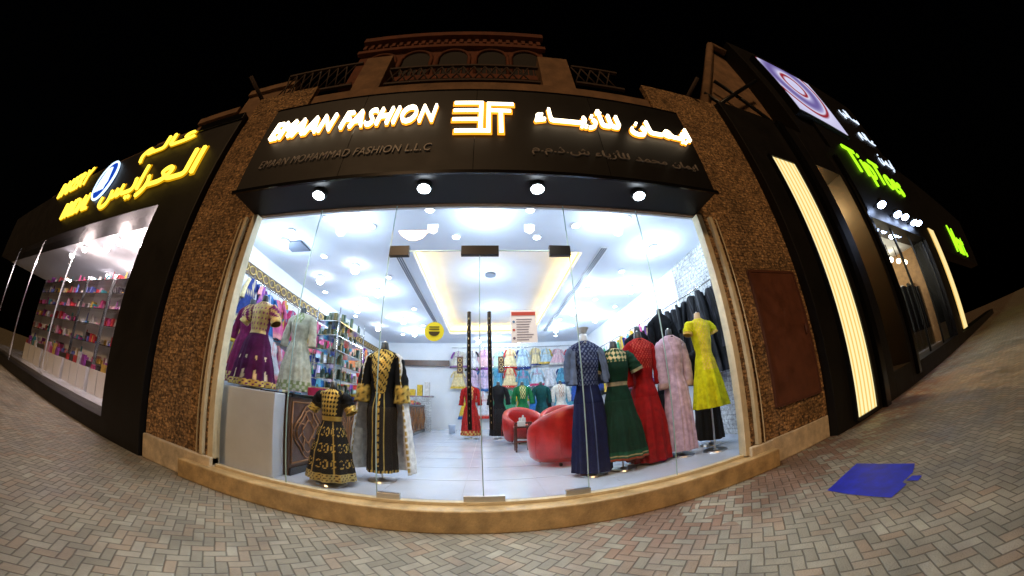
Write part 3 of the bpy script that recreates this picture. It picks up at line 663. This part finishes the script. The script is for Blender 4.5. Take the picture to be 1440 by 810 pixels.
# ------------------------------------------------------------ left shop
ls=empty('beauty_shop_building')
mb=MB()
mb.box(-6.35,-4.98,-.16,.5,0,6.3,0);mb.box(-24,-6.35,-.14,.5,4.22,6.25,0);mb.box(-24,-6.35,-.14,.5,0,.3,0)
mb.box(-6.36,-4.96,-.2,-.16,6.1,6.3,1)
mb.build('black_frame',[black_m,blackgloss],ls,bev=.01)
mb=MB()
mb.box(-24,-6.36,.5,6,0,.3,0);mb.box(-24,-6.36,.5,6,4.22,4.3,1);mb.box(-24,-4.98,6,6.1,0,4.3,1);mb.box(-6.36,-6.3,.5,6,.3,4.22,1)
mb.build('interior',[tile,white_wall],ls)
mb=MB()
for a in range(3):
    x=-6.4-4.4*a;mb.add([(x-4.39,0,.3),(x,0,.3),(x,0,4.22),(x-4.39,0,4.22)],[(0,1,2,3)],0)
    mb.box(x-4.4,x-4.38,-.02,.02,.3,4.22,1)
mb.build('glass_front',[glass,chrome],ls)
mb=MB()
r2=random.Random(5)
GP=[(.6,.6,.65),(.55,.08,.25),(.06,.05,.06),(.65,.35,.45),(.12,.16,.5),(.6,.40,.08),(.28,.05,.32),(.5,.04,.05),(.05,.3,.35),(.7,.65,.6)]
for u,(x0,x1,yy) in enumerate(((-8.2,-6.6,1.3),(-10.2,-8.4,1.3),(-12.4,-10.4,1.3),(-15,-12.6,1.3),(-18,-15.2,1.3))):
    mb.box(x0,x1,yy+.35,yy+.38,.3,3.5,0);mb.box(x0,x0+.03,yy,yy+.35,.3,3.5,3);mb.box(x1-.03,x1,yy,yy+.35,.3,3.5,3)
    for z in (1.05,1.55,2.05,2.5,2.95,3.35):
        mb.box(x0+.03,x1-.03,yy,yy+.35,z,z+.018,3);x=x0+.06
        while x<x1-.12:
            w=r2.uniform(.03,.13);c=r2.choice(GP);hh=r2.uniform(.05,.34);yo=r2.uniform(0,.12);q=r2.random()
            if q<.35: mb.cyl(x+w/2,yy+.1+yo,z+.019,z+.019+hh,w*.45,w*.25,1,(*c,r2.random()*.7),n=8)
            elif q<.55: mb.sph(x+w/2,yy+.1+yo,z+.019+w*.5,w*.5,1,(*c,r2.random()*.7),n=8)
            else: mb.box(x,x+w,yy+.03+yo,yy+.2+yo,z+.019,z+.019+hh*.8,1,(*c,r2.random()*.7))
            x+=w+r2.uniform(.01,.10)
    for k in range(3):
        q=(x1-x0)/3;mb.box(x0+k*q+.03,x0+(k+1)*q-.03,yy-.15,yy-.02,.3,.9,2)
    for k in range(5): mb.box(x0+k*.35,x0+k*.35+.22,yy-.12,yy-.04,.905,1.0+r2.uniform(0,.25),1,(*r2.choice(GP),.2))
mb.build('stocked_shelves',[white_wall,satin,mat('white_bins',(.75,.73,.7),.4),chrome],ls)
yn=emis('yellow_neon',(1.,.68,.05),2.4);yh=emis('yellow_neon_halo',(.75,.36,.005),.9)
led('arabic_letters_top',arab('عـالـم'),-8.6,-6.35,5.7,6.3,-.16,ls,ho=.03,mf=yn,mh=yh)
led('arabic_letters_main',arab('الـعـرايـس'),-9.9,-5.55,4.55,5.45,-.16,ls,ho=.03,mf=yn,mh=yh)
led('english_letters_top','BAKERY',-15.6,-12.4,5.9,6.5,-.16,ls,ho=.03,mf=yn,mh=yh)
led('english_letters_bottom','BRIDAL',-13.4,-10.9,4.75,5.3,-.16,ls,ho=.03,mf=yn,mh=yh)
mb=MB();n=30
mb.add([(-10.5+.62*math.cos(2*PI*k/n),-.2,5.6+.62*math.sin(2*PI*k/n)) for k in range(n)],[tuple(range(n))],0)
mb.tube([(-10.5+.62*math.cos(2*PI*k/n),-.2,5.6+.62*math.sin(2*PI*k/n)) for k in range(n+1)],.035,1,n=6)
for i in range(6):
    mb.tube([(-10.85+.12*i,-.23,5.25),(-10.8+.12*i,-.23,5.6+.1*math.sin(i)),(-10.5+.05*(i-3),-.23,6.)],.022,1,n=5)
mb.build('round_blue_logo',[emis('logo_blue',(.01,.06,.5),1.),emis('logo_white',(.6,.8,1),2)],ls)
mb=MB()
lsl=[(-7.0,.8),(-7.8,.7),(-8.6,.9),(-9.5,.7),(-10.8,.9),(-12.2,.7),(-14,.9),(-7.6,2.6),(-9.4,2.6),(-11.5,2.6),(-14,2.6),(-8.4,4),(-11,4)]
for x,y in lsl: mb.cyl(x,y,4.12,4.21,.09,.1,0,n=12);mb.sph(x,y,4.1,.1,1)
mb.build('ceiling_lamps',[white_wall,emis('pinkish_lamp',(1.,.86,.95),28)],ls)
for x,y in lsl[1:10:2]: plamp(x,y,3.95,75,(1.,.78,.74),par=ls,n='lamp')
# ------------------------------------------------------------ upper storeys
up=empty('upper_storey_building')
mb=MB()
mb.box(-4.2,1.7,1.5,4,5,12.3,1)
mb.box(-4.3,1.8,1.38,1.5,9.15,9.4,1);mb.box(-4.3,1.8,1.34,1.5,11.2,11.4,1);mb.box(-4.3,1.8,1.3,1.5,12.05,12.35,1)
mb.box(-3.5,-2.72,1.0,1.8,5,10.05,0);mb.box(1.36,2.2,1.0,1.8,5,9.9,0)
for a in ((-24,-9.5,8.3),(-9.5,-7.6,8.9),(-7.6,-5.7,9.7),(-5.7,-4.2,8.2)): mb.box(a[0],a[1],1.2,3,5,a[2],0);mb.box(a[0],a[1],1.1,1.2,a[2]-.25,a[2],0)
mb.box(-13,-10,1.6,3,8,9.2,0)
mb.box(2.2,5.1,1.2,3,5,8.6,0)
mb.build('walls',[beige,redwall],up,bev=.01)
mb=MB()
def archw(cx,z0,w,h,y):
    n=12;pts=[(cx-w,z0),(cx+w,z0)]+[(cx+w*math.cos(PI*k/n),z0+h+w*1.15*math.sin(PI*k/n)) for k in range(n+1)]
    mb.add([(p[0],y,p[1]) for p in pts],[tuple(range(len(pts)))],0)
    mb.tube([(cx+w*1.12,y,z0)]+[(cx+w*1.12*math.cos(PI*k/n),y-.02,z0+h+w*1.28*math.sin(PI*k/n)) for k in range(n+1)]+[(cx-w*1.12,y,z0)],.06,1,n=6)
    for k in range(-2,3): mb.box(cx+k*w*.35-.012,cx+k*w*.35+.012,y-.05,y-.02,z0,z0+h*.45,1)
for cx in (-3.35,-2.2,-1.05,.1,1.15): archw(cx,9.45,.42,1.15,1.49)
for k in range(24): mb.box(-4.2+k*.25,-4.08+k*.25,1.36,1.49,11.55,11.8,1)
mb.build('arched_windows',[dark,redwall],up)
mb=MB()
for x0,x1,z0,z1 in ((-6.0,-3.55,8.6,9.7),(-2.6,1.3,8.4,9.1),(2.25,3.6,8.6,9.4)):
    n=int((x1-x0)/.28)
    for k in range(n):
        a=x0+k*.28
        mb.tube([(a,1.0,z0),(a+.28,1.0,z1)],.022,0,n=5);mb.tube([(a+.28,1.0,z0),(a,1.0,z1)],.022,0,n=5)
    mb.box(x0,x1,.96,1.04,z1,z1+.08,0);mb.box(x0,x1,.96,1.04,z0-.08,z0,0)
for x in (-5.0,4.3): mb.tube([(x,1.1,6.9),(x+.25*(1 if x>0 else -1),-.5,7.3)],.05,0,n=6)
mb.build('balcony_lattice',[mat('dark_wood',(.04,.022,.015),.8)],up)
# ------------------------------------------------------------ right shops
rs=empty('shoe_shop_building')
mb=MB()
mb.box(5.15,8.1,-.22,.5,0,7.0,0);mb.box(8.1,9.5,-.22,.5,5.75,7,0);mb.box(8.1,9.5,-.22,.5,0,.55,0);mb.box(9.5,10.3,-.22,.5,0,7.0,0)
mb.box(10.3,17.2,-.22,.5,4.5,9.,0);mb.box(10.3,17.2,-.22,.5,0,.45,0);mb.box(17.2,18.6,-.22,.5,0,9.,0)
mb.box(8.9,18.6,-.1,.5,7.02,12.6,0)
mb.box(18.6,40,-.22,.5,4.3,8.5,0);mb.box(18.6,40,-.2,.5,0,.4,0)
mb.box(7.1,7.35,-.34,-.222,0,6.9,1);mb.box(9.75,9.95,-.34,-.222,.2,6.5,1)
mb.build('black_cladding',[black_m,blackgloss],rs,bev=.012)
mb=MB();mb.add([(5.2,.5,7),(8.9,.5,7),(8.9,.5,12.2),(8.2,.5,12.6),(5.2,.5,7.2)],[(0,1,2,3,4)],0)
mb.box(5.2,8.9,.52,2,6,7.4,0);mb.tube([(5.2,.3,7.3),(8.3,.3,12.6),(8.9,.3,12.3)],.15,0,n=6);mb.box(17.2,40,.5,3,8.2,9.4,0)
mb.build('beige_gable',[beige],rs)
mb=MB()
for a,b in (((5.3,.2,7.2),(8.4,-.1,9.6)),((5.5,.2,8.0),(6.8,.2,7.1)),((6.4,.2,9.0),(8.8,.2,7.1)),((5.3,.2,7.15),(8.8,.2,7.15))): mb.tube([a,b],.06,0,n=6)
mb.build('canopy_struts',[metal_b],rs)
lp=bpy.data.materials.new('backlit_panel');lp.use_nodes=True;nt=lp.node_tree;nt.nodes.clear()
tc=nd(nt,'ShaderNodeTexCoord');wv=nd(nt,'ShaderNodeTexWave');wv.wave_type='BANDS';wv.bands_direction='X';wv.inputs['Scale'].default_value=1.9;wv.inputs['Distortion'].default_value=.4
nt.links.new(tc.outputs['Object'],wv.inputs[0]);cr=nd(nt,'ShaderNodeValToRGB');cr.color_ramp.elements[0].color=(.80,.48,.10,1);cr.color_ramp.elements[1].color=(1,.84,.42,1);cr.color_ramp.elements[1].position=.55
nt.links.new(wv.outputs['Fac'],cr.inputs[0]);em=nd(nt,'ShaderNodeEmission');em.inputs[1].default_value=1.15;nt.links.new(cr.outputs[0],em.inputs[0]);ou=nd(nt,'ShaderNodeOutputMaterial');nt.links.new(em.outputs[0],ou.inputs[0])
mb=MB();mb.box(5.8,6.7,-.27,-.223,.12,5.35,0);mb.box(19.,20.2,-.27,-.223,.5,5.2,0);mb.build('lit_panels',[lp],rs)
mb=MB()
for a in ((5.74,5.8,.08,5.4),(6.7,6.76,.08,5.4)): mb.box(a[0],a[1],-.3,-.22,a[2],a[3])
mb.box(5.8,6.7,-.3,-.22,5.35,5.41);mb.box(5.8,6.7,-.3,-.22,.06,.12)
mb.build('panel_frames',[metal_b],rs)
mb=MB();mb.box(8.1,9.5,2.2,2.3,.55,5.75,0);mb.box(8.05,8.1,.5,2.3,.55,5.75,0);mb.box(9.5,9.55,.5,2.3,.55,5.75,0);mb.box(8.1,9.5,.5,2.3,5.75,5.8,0);mb.box(8.1,9.5,.5,2.3,.5,.55,2)
mb.box(8.8,9.4,2.14,2.19,.55,3.2,3)
mb.box(9.47,9.5,.9,1.9,.55,3.6,1)
for k in range(3): mb.sph(8.5+k*.4,.75,5.68,.09,4)
mb.build('doorway',[mat('ochre_wall',(.6,.4,.18),.6,var=.3),wood,marble,black_m,emis('warm_lamp',(1,.75,.4),20)],rs)
plamp(8.6,.8,5.2,190,(1,.66,.28),par=rs,n='doorway_lamp')
mb=MB();mb.box(10.3,17.2,6,6.1,0,4.6,0);mb.box(10.25,10.3,.5,6,0,4.6,0);mb.box(17.2,17.25,.5,6,0,4.6,1);mb.box(10.3,17.2,.5,6,4.5,4.55,0);mb.box(10.3,17.2,.5,6,.3,.45,2)
mb.build('interior',[white_wall,mat('orange_wall',(.42,.24,.10),.6,var=.3),tile],rs)
mb=MB()
for k in range(9):
    a=10.7+k*.72;mb.box(a,a+.5,.9,1.5,.45,.95+.12*(k%3),0)
    mb.box(a+.05,a+.2,1.0,1.1,.95+.12*(k%3),1.05+.12*(k%3),1,(*r.choice(PAL),0));mb.box(a+.28,a+.42,1.0,1.1,.95+.12*(k%3),1.05+.12*(k%3),1,(*r.choice(PAL),0))
for k in range(50):
    yy=1.0+(k%10)*.48;z=1.0+(k//10)*.5;mb.box(16.85,17.18,yy,yy+.44,z,z+.03,2);mb.box(16.88,17.1,yy+.05,yy+.16,z+.03,z+.17,1,(*r.choice(PAL),.2));mb.box(16.88,17.1,yy+.24,yy+.35,z+.03,z+.15,1,(*r.choice(PAL),.2))
for k in range(5): mb.box(13.2+k*.75,13.6+k*.75,.7,.85,.45,2.8,2)
for k in range(6): mb.tube([(11+k,.8,4.45),(11+k,.8,3.9)],.02,2,n=5);mb.sph(11+k,.8,3.85,.1,3)
mb.build('shoe_displays',[white_wall,satin,blackgloss,emis('pendant_glow',(1,.9,.65),14)],rs)
mb=MB()
for k in range(3):
    a=10.35+k*2.28;mb.add([(a,-.02,.45),(a+2.2,-.02,.45),(a+2.2,-.02,4.5),(a,-.02,4.5)],[(0,1,2,3)],0);mb.box(a+2.2,a+2.26,-.05,.02,.45,4.5,1)
mb.build('glass_front',[glass,metal_b],rs)
for x in (11.4,13.4,15.6): plamp(x,1.6,4.1,45,(1.,.9,.66),par=rs,n='interior_lamp')
mb=MB()
for x,z in ((11.1,4.95),(12.6,4.85),(13.6,4.9),(14.8,4.85),(15.7,4.95)):
    mb.tube([(x,-.22,z),(x,-.5,z+.05)],.03,0,n=6);mb.tube([(x,-.5,z+.1),(x,-.5,z-.08)],.1,0,n=12);mb.sph(x,-.5,z-.09,.15,1,rz=.1)
mb.build('sign_spotlights',[metal_b,emis('blue_white_led',(.5,.65,1.),30)],rs)
for x in (12,14.5): plamp(x,-.6,4.7,14,(.6,.72,1.),par=rs,n='sign_lamp')
gn=emis('green_letters',(.40,1.,.015),1.5);wl=emis('white_letters',(.7,.82,1.),1.5)
text('green_sign_letters','TipToes',11.4,17.2,6.1,7.5,-.24,gn,.05,.0,0,rs)
text('arabic_sign_top',arab('سـالـي'),15.6,17.9,10.7,11.6,-.13,wl,.03,0,0,rs)
text('arabic_sign_middle',arab('عـالـم'),16.0,18.2,9.4,10.2,-.13,wl,.03,0,0,rs)
text('arabic_sign_bottom',arab('ايـمـن'),16.2,18.4,8.0,8.8,-.24,wl,.03,0,0,rs)
text('far_sign_letters','Mart',27,33,4.6,6.4,-.24,gn,.05,.01,0,rs)
sm_=bpy.data.materials.new('video_screen');sm_.use_nodes=True;nt=sm_.node_tree;nt.nodes.clear();L=nt.links.new
tc=nd(nt,'ShaderNodeTexCoord');mp=nd(nt,'ShaderNodeMapping');mp.inputs['Location'].default_value=(-10.9,0,-10.2);L(tc.outputs['Object'],mp.inputs[0])
wv=nd(nt,'ShaderNodeTexWave');wv.wave_type='RINGS';wv.rings_direction='Y';wv.inputs['Scale'].default_value=.13;wv.inputs['Distortion'].default_value=4.5;wv.inputs['Detail'].default_value=2;wv.inputs['Detail Scale'].default_value=.4;L(mp.outputs[0],wv.inputs[0])
cr=nd(nt,'ShaderNodeValToRGB');e=cr.color_ramp.elements;e[0].color=(.62,.60,.85,1);e[1].color=(.16,.12,.35,1)
for p_,c in((.35,(.72,.70,.95,1)),(.5,(.30,.02,.03,1)),(.62,(.35,.03,.05,1)),(.72,(.75,.72,.9,1)),(.85,(.4,.36,.65,1))): q=e.new(p_);q.color=c
L(wv.outputs['Fac'],cr.inputs[0]);em=nd(nt,'ShaderNodeEmission');em.inputs[1].default_value=.95;L(cr.outputs[0],em.inputs[0]);ou=nd(nt,'ShaderNodeOutputMaterial');L(em.outputs[0],ou.inputs[0])
mb=MB();mb.box(9.4,13.0,-.35,-.12,8.25,11.5,1);mb.box(9.5,12.9,-.36,-.351,8.35,11.4,0);mb.build('advert_screen',[sm_,metal_b],rs)
mb=MB();mb.box(3.83,4.95,-.09,-.052,.78,2.72,0);mb.box(3.78,3.83,-.1,-.05,.75,2.75,1);mb.box(4.95,5.0,-.1,-.05,.75,2.75,1);mb.box(3.83,4.95,-.1,-.05,2.72,2.76,1);mb.box(3.83,4.95,-.1,-.05,.74,.78,1);mb.tube([(4.85,-.1,1.7),(4.85,-.13,1.7),(4.85,-.13,1.85)],.012,1)
mb.build('utility_cabinet_door',[mat('brown_metal',(.13,.045,.025),.45,var=.35,vs=4),mat('brown_metal_frame',(.10,.035,.02),.5)])
# ------------------------------------------------------------ sky, sun (dim warm street glow)
w=bpy.data.worlds.new('World');sc.world=w;w.use_nodes=True;nt=w.node_tree
bg=nt.nodes['Background'];sk=nt.nodes.new('ShaderNodeTexSky');sk.sky_type='NISHITA';sk.sun_disc=False
sk.sun_elevation=math.radians(-4);sk.sun_rotation=math.radians(200)
nt.links.new(sk.outputs[0],bg.inputs[0]);bg.inputs[1].default_value=.01
sl=bpy.data.lights.new('sun','SUN');sl.energy=.95;sl.angle=math.radians(6);sl.color=(1.,.60,.30)
so=bpy.data.objects.new('street_glow_sun',sl);sc.collection.objects.link(so)
d=Vector((.25,.9,-.6)).normalized();so.rotation_euler=d.to_track_quat('-Z','Y').to_euler()
# ------------------------------------------------------------ camera
cd=bpy.data.cameras.new('camera');cam=bpy.data.objects.new('camera',cd);sc.collection.objects.link(cam);sc.camera=cam
p,yw,ro=.37717,.09314,-.03964
X=Vector((math.cos(yw),-math.sin(yw),0));Y=Vector((-math.sin(p)*math.sin(yw),-math.sin(p)*math.cos(yw),math.cos(p)));F=Vector((math.cos(p)*math.sin(yw),math.cos(p)*math.cos(yw),math.sin(p)))
R_=X*math.cos(ro)+Y*math.sin(ro);U_=-X*math.sin(ro)+Y*math.cos(ro)
Mx=Matrix((R_,U_,-F)).transposed().to_4x4()
cam.matrix_world=Matrix.Translation(Vector((0,-3.2,1.25))*S)@Mx
cd.type='PANO';cd.sensor_fit='HORIZONTAL';cd.sensor_width=36;cd.sensor_height=20.25;cd.clip_end=1000;cd.clip_start=.01
c=cd if hasattr(cd,'panorama_type') else cd.cycles
c.panorama_type='FISHEYE_LENS_POLYNOMIAL';c.fisheye_fov=math.radians(240)
c.fisheye_polynomial_k0=0;c.fisheye_polynomial_k1=-2.29388*.04;c.fisheye_polynomial_k2=0;c.fisheye_polynomial_k3=.41607*6.4e-5;c.fisheye_polynomial_k4=0
# ------------------------------------------------------------ real-world scale
for o in list(sc.objects):
    if o.parent is None and o is not cam:
        o.location=o.location*S;o.scale=o.scale*S
